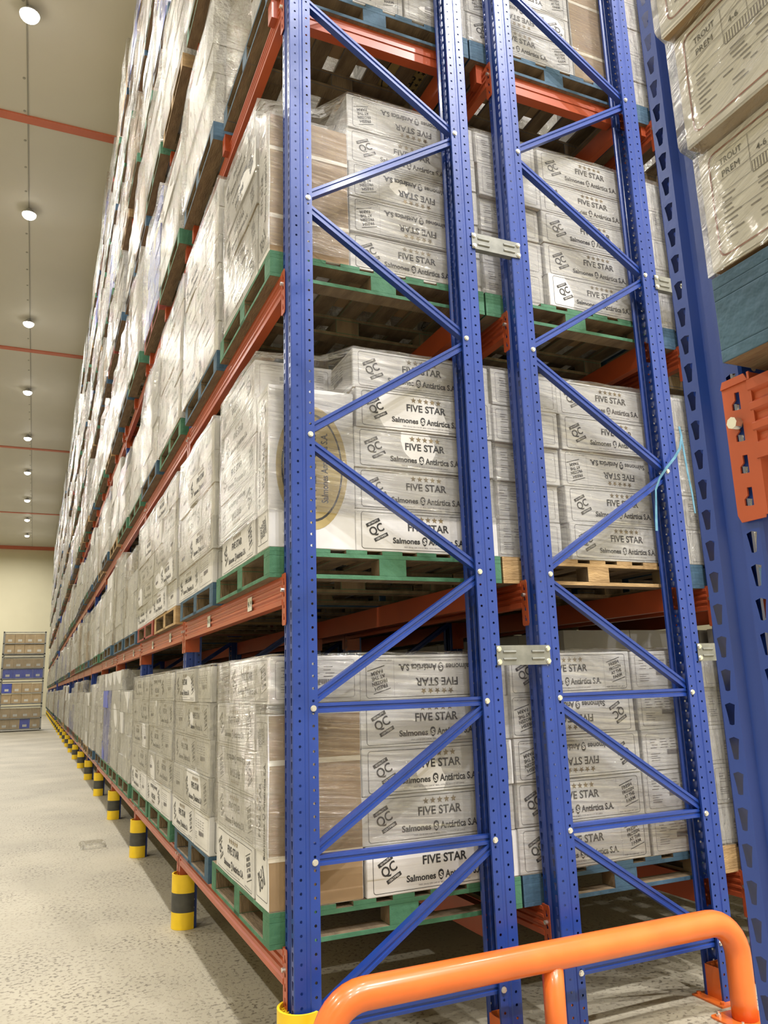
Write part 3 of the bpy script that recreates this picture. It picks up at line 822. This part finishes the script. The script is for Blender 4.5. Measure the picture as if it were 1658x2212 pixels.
load_left(2, 'green', 'SB', {1, 2, 4}, 'back')
# fourth level, left row
z4 = LEVELS[3]+.055
pallet(-.15, .14, z4, 'blue', 'blue pallet at the near end of the left row, fourth rack level', True)
for t in range(3):
    carton(-.15, .15, z4+PH+t*DZ, 'X', 'white carton, printed face to the front, %s tier, left row, fourth level' % TI[t], 'cartons on the near left pallet, fourth level')
    carton(.635, .15, z4+PH+t*DZ, 'YF', 'white carton end beside the brown one, %s tier, left row, fourth level' % TI[t], 'cartons on the near left pallet, fourth level')
wrap((0, 0, z4+PH), rectpath(-.16, 1.06, .14, 1.18), .62, 'clear stretch film round the nearest left load, fourth level', seed=31)

def load_second(li, k, j, color, tiers=5):
    """loads along the left aisle after the first one"""
    z0 = LEVELS[li]; L = LV[li]; y0 = BAY*k+(.15 if j == 0 else 1.38); zc = z0+PH
    bay = ['first', 'second'][k]; hl = ['nearer', 'farther'][j]
    pallet(-.15, y0-.01, z0, color, '%s pallet, %s half of the %s aisle bay, %s level' % (color, hl, bay, L), True)
    g = 'cartons in the %s half, %s bay, %s level' % (hl, bay, L)
    for t in range(tiers):
        if t % 2 == 0:
            carton(-.15, y0, zc+t*DZ, 'X', 'white carton end-on to the aisle, %s tier, %s half, %s bay, %s level' % (TI[t], hl, bay, L), g)
            carton(-.15, y0+.43, zc+t*DZ, 'Y' if t else 'YF', 'white carton lengthwise, %s tier, %s half, %s bay, %s level' % (TI[t], hl, bay, L), g) if False else None
            carton(-.15, y0+.425, zc+t*DZ, 'YF' if (t+li+j) % 4 == 0 else 'Y', 'white carton lengthwise, %s tier, %s half, %s bay, %s level' % (TI[t], hl, bay, L), g)
        else:
            carton(-.15, y0, zc+t*DZ, 'Y', 'white carton lengthwise, %s tier, %s half, %s bay, %s level' % (TI[t], hl, bay, L), g)
            carton(-.15, y0+.78, zc+t*DZ, 'X', 'white carton end-on to the aisle, %s tier, %s half, %s bay, %s level' % (TI[t], hl, bay, L), g)
    wrap((0, y0, zc), rectpath(-.163, 1.06, -.012, 1.21), tiers*DZ+.01, 'creased stretch film, %s half of the %s aisle bay, %s level' % (hl, bay, L),
         FILM_D, z0=[.20, .12, 0][li], seed=li*5+j+k*2, amp=.012, gather=.006)
for li, tr in ((0, 5), (1, 5), (2, 6)): load_second(li, 0, 1, ['blue', 'blue', 'blue'][li], tr)
load_second(0, 1, 0, 'green'); load_second(1, 1, 0, 'wooden'); load_second(2, 1, 0, 'green', 6)
load_second(0, 1, 1, 'green'); load_second(1, 1, 1, 'red', 5)

def load_mid(li, color, style, flips, tiers=5):
    z0 = LEVELS[li]+(.055 if li >= 3 else 0); L = LV[li]; y0 = .15; zc = z0+PH
    pallet(1.06, y0-.01, z0, color, '%s pallet at the near end of the middle row, %s rack level' % (color, L), True)
    g = 'cartons on the near pallet of the middle row, %s level' % L
    for t in range(tiers):
        if style == 'end-long':
            carton(1.055, y0+(.03 if t < 3 else 0), zc+t*DZ, 'Y', 'white carton end with small print, %s tier, behind the twin posts, %s level' % (TI[t], L), g)
            carton(1.49, y0, zc+t*DZ, 'XF' if t in flips else 'X', 'white carton, %sprinted face front, %s tier, middle row, %s level' % ('upside-down ' if t in flips else '', TI[t], L), g)
        else:
            carton(1.05, y0, zc+t*DZ, 'XF' if t in flips else 'X', 'white carton, %sprinted face front, %s tier, middle row, %s level' % ('upside-down ' if t in flips else '', TI[t], L), g)
            if style == 'long-end':
                carton(1.845, y0, zc+t*DZ, 'Y', 'white carton end with small print, %s tier, right part, middle row, %s level' % (TI[t], L), g)
    if style == 'long-stand':
        carton(1.845, y0, zc, 'SB', 'brown-faced carton standing on end, middle row, %s level' % L, g)
    wrap((0, 0, zc), rectpath(1.045, 2.275, y0-.012, 1.17), tiers*DZ+.008, 'clear stretch film round the near load of the middle row, %s level' % L, seed=40+li)
load_mid(0, 'blue', 'long-end', {2, 3})
load_mid(1, 'wooden', 'end-long', {2})
load_mid(2, 'green', 'end-long', set())
load_mid(3, 'blue', 'long-stand', {1}, 4)
def load_third(li, color):
    z0 = LEVELS[li]; L = LV[li]; zc = z0+PH
    pallet(2.31, .14, z0, color, '%s pallet of the third row behind the close post, %s level' % (color, L), True)
    for t in range(5):
        carton(2.31, .16, zc+t*DZ, 'Y' if t % 2 else 'YF', 'dull carton seen between the posts on the right, %s tier, %s level' % (TI[t], L), 'cartons of the third row, %s level' % L, BM_)
    wrap((0, 0, zc), rectpath(2.295, 3.5, .14, 1.17), 5*DZ+.008, 'wrinkled film round the third row load, %s level' % L, FILM_D, seed=50+li, amp=.012)
for li, c in ((0, 'wooden'), (1, 'blue'), (2, 'blue'), (3, 'blue')): load_third(li, c)
# close right rack: two decks of trout cartons
zE = LEVELS[1]-.022
pallet(-.155, -2.395-PY, zE, 'blue', 'dark blue pallet close up on the right, above the orange beam end', True)
for t, (dx, dy, dz) in enumerate(((-.152, -2.392, .150), (-.180, -2.398, .355), (-.200, -2.395, .5605), (-.19, -2.40, .766))):
    carton(dx, dy-CL, zE+dz, 'Y', 'white carton close up on the right, brown outline, %s of the visible pile' % ['lowest', 'second', 'third', 'upper'][t],
           'cartons close up on the right', TM, jit=.002)
def pathE(z):
    x = -.1565-.028*min(1, max(0, (z-.210)/.008))-.020*min(1, max(0, (z-.418)/.01))
    return [(x, -3.20), (.62, -3.20), (.62, -2.391), (x, -2.391)]
wrap((0, 0, zE+.14), pathE, .90, 'shiny stretch film round the close right cartons', FILM_E, seed=77, amp=.001, dz=.008)

# ------------------------------------------------------------------ far loads
def film_unit(seed, H):
    rnd = random.Random(seed); b = rnd.uniform(.0, .05); l = rnd.uniform(-.03, .03)
    def path(z):
        t = z/H; e = .012+b*math.sin(math.pi*t)*.8
        return [(-e+l*t, -.015), (1.2, -.015), (1.2, 1.19), (-e+l*t, 1.19)]
    return film_shell('stretch_wrap', path, H, FILM_F, seed=seed, amp=.018, step=.09, gather=.012)
HT = [.9, 1.03, 1.15, 1.3, 1.42]
FW_ = {h: [film_unit(100+i+int(h*100), h) for i in range(3)] for h in HT}
stuff = MB(); far_pal = {c: MB() for c in PAINT}; far_wrap = MB(); far_wrap_n = 0
slots = []
rnd = random.Random(11)
for seg, (ys, nb) in enumerate(((0, NB1), (Y2, NB2))):
    for k in range(nb):
        for li in range(8):
            for j in range(2):
                if seg == 0 and li <= 2 and k == 0: continue
                if seg == 0 and li == 3 and k == 0 and j == 0: continue
                if seg == 0 and k == 1 and li in (0, 1): continue
                if seg == 0 and k == 1 and li == 2 and j == 0: continue
                slots.append((ys+BAY*k+(.15 if j == 0 else 1.38), li, k, j, seg))
slots.sort(key=lambda s: s[0]+s[1]*.8)
np_, nw_ = 26, 22
for (y, li, k, j, seg) in slots:
    c = rnd.choices(['green', 'blue', 'wooden', 'red'], [45, 38, 14, 3])[0]
    z0 = LEVELS[li]+(.055 if li >= 3 and seg == 0 and k < 8 else 0)
    xo = -.15+rnd.uniform(-.035, .012)-(.05 if li > 2 else 0)
    room = (LEVELS[li+1]-LEVELS[li]-.125-PH-.06) if li < 7 else 1.2
    cand = [h for h in HT if h < room-(.055 if li >= 3 else 0)] or [.9]
    H = rnd.choice(cand[-3:]) if li < 7 else rnd.choice([.9, 1.03, 1.15])
    kind = rnd.choices(['white', 'brown', 'blue'], [80, 13, 7])[0]
    if (k, li, j, seg) in ((3, 0, 0, 0),): kind = 'blue'
    bayw = (ordn[k] if k else 'first')+(' bay' if seg == 0 else ' bay past the crossing')
    hl = ['nearer', 'farther'][j]
    if np_ < 300:
        pallet(xo, y-.01, z0, c, '%s pallet, %s half of the %s, %s level' % (c, hl, bayw, LV[li]), False); np_ += 1
    else:
        q = PM[c][4]; far_pal[c].add(q.v, q.f, 0, Matrix.Translation((xo, y-.01, z0))); far_pal[c].m[-len(q.m):] = q.m
    # cartons of the visible sides
    zc = z0+PH; tiers = int(H/DZ) if kind != 'brown' else max(3, int(H/.29)); th = H/tiers
    mi = {'white': 0, 'brown': 1, 'blue': 2}[kind]
    wx = rnd.choice([.3, .4, .42]); WY = rnd.uniform(.98, 1.15); ys_ = rnd.uniform(0, 1.165-WY); nf = 1 if (kind == 'white' and rnd.random() < .35) else mi
    y = y+ys_
    for t in range(tiers):
        if t == tiers-1 and rnd.random() < .25: continue
        yy = y+rnd.uniform(0, .015)
        cuts = [(0, .39, wx), (.395, 1.165, .42)] if t % 2 else [(0, .77, .42), (.775, 1.165, wx)]
        if kind == 'brown': cuts = [(0, .58, .5), (.585, 1.165, .5)]
        cuts = [(a*WY/1.165, b*WY/1.165, w) for a, b, w in cuts]
        for a, b, w in cuts:
            dx = rnd.uniform(-.012, .012); m_ = mi
            if kind == 'blue' and t > tiers-3 and rnd.random() < .5: m_ = 0
            stuff.box(xo+dx+.01, xo+dx+w, yy+a, yy+b-.003, zc+t*th, zc+(t+1)*th-.004, m_)
        if nf == 1 and kind == 'white': stuff.box(xo+.012, xo+.42, yy-.012, yy-.002, zc+t*th, zc+(t+1)*th-.004, 1)
        stuff.box(xo+.43, xo+1.18, yy, yy+.42, zc+t*th, zc+(t+1)*th-.004, mi)
    me = rnd.choice(FW_[H])
    if nw_ < 300:
        o = obj('stretch_wrap', me, None, (xo, y-.004, zc+.002)); o.scale = (1, (WY+.03)/1.2, 1); nw_ += 1
        tag(o, 'hazy film round the %s load, %s half, %s, %s level' % (kind, hl, bayw, LV[li]), 'film', 'stretch film around the loads')
    else:
        far_wrap.add([v.co for v in me.vertices], [tuple(p.vertices) for p in me.polygons], 0, Matrix.Translation((xo, y, zc+.002)))
for (x, y, k, lmax) in [(1.06, 1.40, 0, 4)]+[(1.06, BAY*k_+.15+1.23*j_, k_, 5) for k_ in range(1, 6) for j_ in range(2)]+[(2.31, BAY*k_+.15+1.23*j_, k_, 5) for k_ in range(0, 4) for j_ in range(2) if k_+j_]+[(3.58, BAY*k_+.15+1.23*j_, k_, 4) for k_ in range(0, 3) for j_ in range(2)]:  # inner-row loads added to block light behind the front ones
    for li in range(lmax):
        z0 = LEVELS[li]; zc = z0+PH
        q = PM['blue'][4]; far_pal['blue'].add(q.v, q.f, 0, Matrix.Translation((x, y-.01, z0))); far_pal['blue'].m[-len(q.m):] = q.m
        for t in range(6 if (x > 2 and li == 0) else 5):
            for a, b in ((0, .57), (.575, 1.15)):
                stuff.box(x+.01, x+.6, y+a, y+b, zc+t*DZ, zc+(t+1)*DZ-.004, 0); stuff.box(x+.605, x+1.18, y+a, y+b, zc+t*DZ, zc+(t+1)*DZ-.004, 0)
o = obj('cartons', stuff.mesh('cartons', [WHITE_B, BROWN_B, BLUE_B])); tag(o, 'many small cartons of farther, higher aisle loads, plus added inner loads that block light', 'cartons', kind='stuff')
for c, mb in far_pal.items():
    if mb.v:
        o = obj('pallets', mb.mesh('pallets', [PAINT[c], WOOD_D])); tag(o, 'farthest %s pallets of the long rack, with any under the added light-blocking loads' % c, 'pallets', kind='stuff')
if far_wrap.v:
    o = obj('stretch_wraps', _sm(far_wrap, 'stretch_wraps', FILM_F)); tag(o, 'shiny film of the farthest loads at the end of the long rack', 'film', kind='stuff')

# ------------------------------------------------------------------ column guards
def guard_mesh():
    r, H, n = .093, .34, 28; bands = [(0, .105, 0), (.105, .225, 1), (.225, H, 0)]; parts = []
    a0, a1 = math.radians(62), math.radians(298)
    arc = [a0+(a1-a0)*i/n for i in range(n+1)]
    def sect(z0, z1):
        m = MB(); pts = [(r*math.cos(a), r*math.sin(a)) for a in arc]+[((r-.010)*math.cos(a), (r-.010)*math.sin(a)) for a in reversed(arc)]
        k = len(pts); m.add([(p[0], p[1], z0) for p in pts]+[(p[0], p[1], z1) for p in pts],
            [(i, (i+1) % k, k+(i+1) % k, k+i) for i in range(k)]); N_ = n+1
        m.add([(p[0], p[1], z1) for p in pts], [(i, i+1, 2*N_-2-i, 2*N_-1-i) for i in range(n)])
        m.add([(p[0], p[1], z0) for p in pts], [(i+1, i, 2*N_-1-i, 2*N_-2-i) for i in range(n)])
        return m
    for z0, z1, c in bands: parts.append((sect(z0, z1).mesh('shell' if c == 0 else 'black_band', BLACK if c else YELLOW, smooth=True), c))
    m = MB()
    for i in range(-2, 3):      # wavy inner ribs
        pts = []; y = i*.022
        xl = -math.sqrt(max(.0, (r-.012)**2-y*y))
        for q in range(7):
            x = xl+(-.048-xl)*q/6; pts.append((x, y+.004*math.sin(q*2.1)))
        P = [(a, b-.003) for a, b in pts]+[(a, b+.003) for a, b in reversed(pts)]
        m.prism(P, .0, H-.012)
    parts.append((m.mesh('ribs', YELLOW), 2))
    return parts
GP = guard_mesh()
for seg, (ys, nb) in enumerate(((0, NB1), (Y2, NB2))):
    for k in range(nb+1):
        t = empty('column_guard', (X1+.045, ys+BAY*k+PW/2, .001))
        w = 'nearest, at the foot of the end post' if k == 0 and seg == 0 else ('%s along the rack' % ordn[k] if seg == 0 else '%s beyond the crossing' % (ordn[k] if k else 'first'))
        tag(t, 'yellow and black plastic column guard, '+w, 'column guard', 'column guards along the aisle', 'thing')
        for me, c in GP: obj(['shell', 'black_band', 'ribs'][c], me, t)

# ------------------------------------------------------------------ orange end-of-row guard rail
t = empty('guard_rail', (.1, -.2, 0)); tag(t, 'bright orange bent tube guard rail across the foot of the rack ends', 'guard rail')
gy = -.175; zt = .428; R = .058
pts = []
xl, xr, rb = -.03, 2.01, .16
for i in range(4): pts.append((xl, gy, .01+(zt-rb-.01)*i/3))
for i in range(1, 9): a = math.pi-math.pi/2*i/8; pts.append((xl+rb+rb*math.cos(a), gy, zt-rb+rb*math.sin(a)))
for i in range(1, 12): pts.append((xl+rb+(xr-xl-2*rb)*i/12, gy, zt))
for i in range(9): a = math.pi/2-math.pi/2*i/8; pts.append((xr-rb+rb*math.cos(a), gy, zt-rb+rb*math.sin(a)))
for i in range(2, -1, -1): pts.append((xr, gy, .01+(zt-rb-.01)*i/3))
pts = [(p[0]-.1, p[1]+.2, p[2]) for p in pts]
m = MB(); m.tube(pts, R, 24); obj('top_tube', _sm(m, 'top_tube', RAIL), t)
m = MB(); m.tube([(.875, .025, .008), (.875, .025, .2), (.875, .025, zt-.02)], .045, 20); obj('middle_leg', _sm(m, 'middle_leg', RAIL), t)
for x in (xl-.1, .875, xr-.1):
    m = MB(); m.prism(rounded(.24, .20, .02), 0, .008, 0, Matrix.Translation((x, .025, 0))); bp = obj('base_plate', m.mesh('base_plate', RAIL), t)
    for dx in (-.09, .09):
        for dy in (-.07, .07):
            m = MB(); m.cyl((x+dx, .025+dy, .008), (x+dx, .025+dy, .020), .012, 6); m.cyl((x+dx, .025+dy, .02), (x+dx, .025+dy, .032), .006, 8); obj('anchor_bolt', m.mesh('anchor_bolt', BOLT), bp)

# ------------------------------------------------------------------ blue strap on the middle frame
def ribbon(pts, w, mat, name):
    m = MB(); P = [Vector(p) for p in pts]; n = len(P); vs = []
    for i, p in enumerate(P):
        d = (P[min(i+1, n-1)]-P[max(i-1, 0)]).normalized(); s = d.cross(Vector((.2*math.sin(i*.9), 1, .2*math.cos(i)))).normalized()
        vs += [tuple(p-s*w/2), tuple(p+s*w/2), tuple(p+s*w/2+Vector((0, .002, 0))), tuple(p-s*w/2+Vector((0, .002, 0)))]
    fs = []
    for i in range(n-1):
        for k in range(4): fs.append((4*i+k, 4*i+(k+1) % 4, 4*i+4+(k+1) % 4, 4*i+4+k))
    m.add(vs, fs); return m.mesh(name, mat)
o = obj('packing_strap', ribbon([(2.182, -.030, 2.93), (2.186, -.035, 2.87), (2.165, -.035, 2.80), (2.12, -.030, 2.74), (2.06, -.025, 2.68), (2.01, -.018, 2.62),
     (1.975, -.014, 2.55), (1.965, -.014, 2.46), (1.955, -.014, 2.38), (1.95, -.014, 2.32)], .014, TWINE, 'packing_strap'))
tag(o, 'light blue plastic strap knotted round the middle frame post', 'strap', 'light blue straps')
o = obj('packing_strap', ribbon([(2.184, -.030, 2.92), (2.195, -.03, 2.80), (2.205, -.03, 2.66), (2.22, -.03, 2.54), (2.225, -.03, 2.43)], .011, TWINE, 'packing_strap'))
tag(o, 'thin light blue strap end hanging down beside the middle frame post', 'strap', 'light blue straps')
o = obj('plastic_scrap', film_shell('plastic_scrap', lambda z: [(-.12*(1-z*6), -.16*(1-z*4)), (.12*(1-z*5), -.13), (.10, .16*(1-z*6)), (-.13, .15*(1-z*5))], .035, FILM_F, seed=5, amp=.03, step=.05), None, (-.42, 6.0, .001))
tag(o, 'crumpled scrap of clear film on the aisle floor beside the guards', 'plastic scrap')

# ------------------------------------------------------------------ stacked cages at the end of the aisle
def cage(z0, label, boxes):
    x0, x1, y0, y1, h = -2.48, -.70, 36.0, 37.2, 1.09
    t = empty('storage_cage', (x0, y0, z0)); tag(t, label, 'cage', 'stacked storage cages')
    w, d = x1-x0, y1-y0; m = MB()
    for a in (0, w-.06):
        for b in (0, d-.06): m.box(a, a+.06, b, b+.06, 0, h-.005)
    for zz in (.06, .52, h-.07):
        for b in (0, d-.03): m.box(0, w, b, b+.03, zz, zz+.04)
    m.box(0, w, 0, d, .05, .07)
    obj('frame', m.mesh('frame', CAGE), t)
    m = MB()
    if boxes:
        n = 28
        for i in range(n): m.box(.06+(w-.12)*i/n, .06+(w-.12)*i/n+.012, .0, .012, .1, h-.07)
        obj('mesh_front', m.mesh('mesh_front', GALV), t)
    return t
rnd2 = random.Random(4)
for i in range(4):
    cage(.02+i*1.095, 'grey steel storage cage full of cartons at the aisle end, %s of the stack' % ['lowest', 'second', 'third', 'topmost'][i], i in (0, 2))
    for tier in range(2):
        n = 4
        for q in range(n):
            m = MB(); x0 = -2.40+q*.41; z0 = .02+i*1.095+.072+tier*.46
            m.box(x0, x0+.40, 36.06, 36.9, z0, z0+.44-.02*rnd2.random(), 0); m.box(x0+.12, x0+.28, 36.058, 36.06, z0+.1, z0+.2, 1)
            blue = (i == 2 and tier == 0) or (i == 1 and q == 0 and tier == 1) or (i == 0 and q == 2 and tier == 0)
            o = obj('carton', m.mesh('carton', [BLUE_B if blue else TAN_B, LABEL_W]))
            tag(o, '%s carton, %s cage, %s tier, %s from the left' % ('blue' if blue else 'brown', ['lowest', 'second', 'third', 'topmost'][i], ['lower', 'upper'][tier], ['first', 'second', 'third', 'fourth'][q]), 'carton', 'cartons in the aisle-end cages')
print('individual cartons', n_carton[0], 'pallets', np_, 'wraps', nw_)
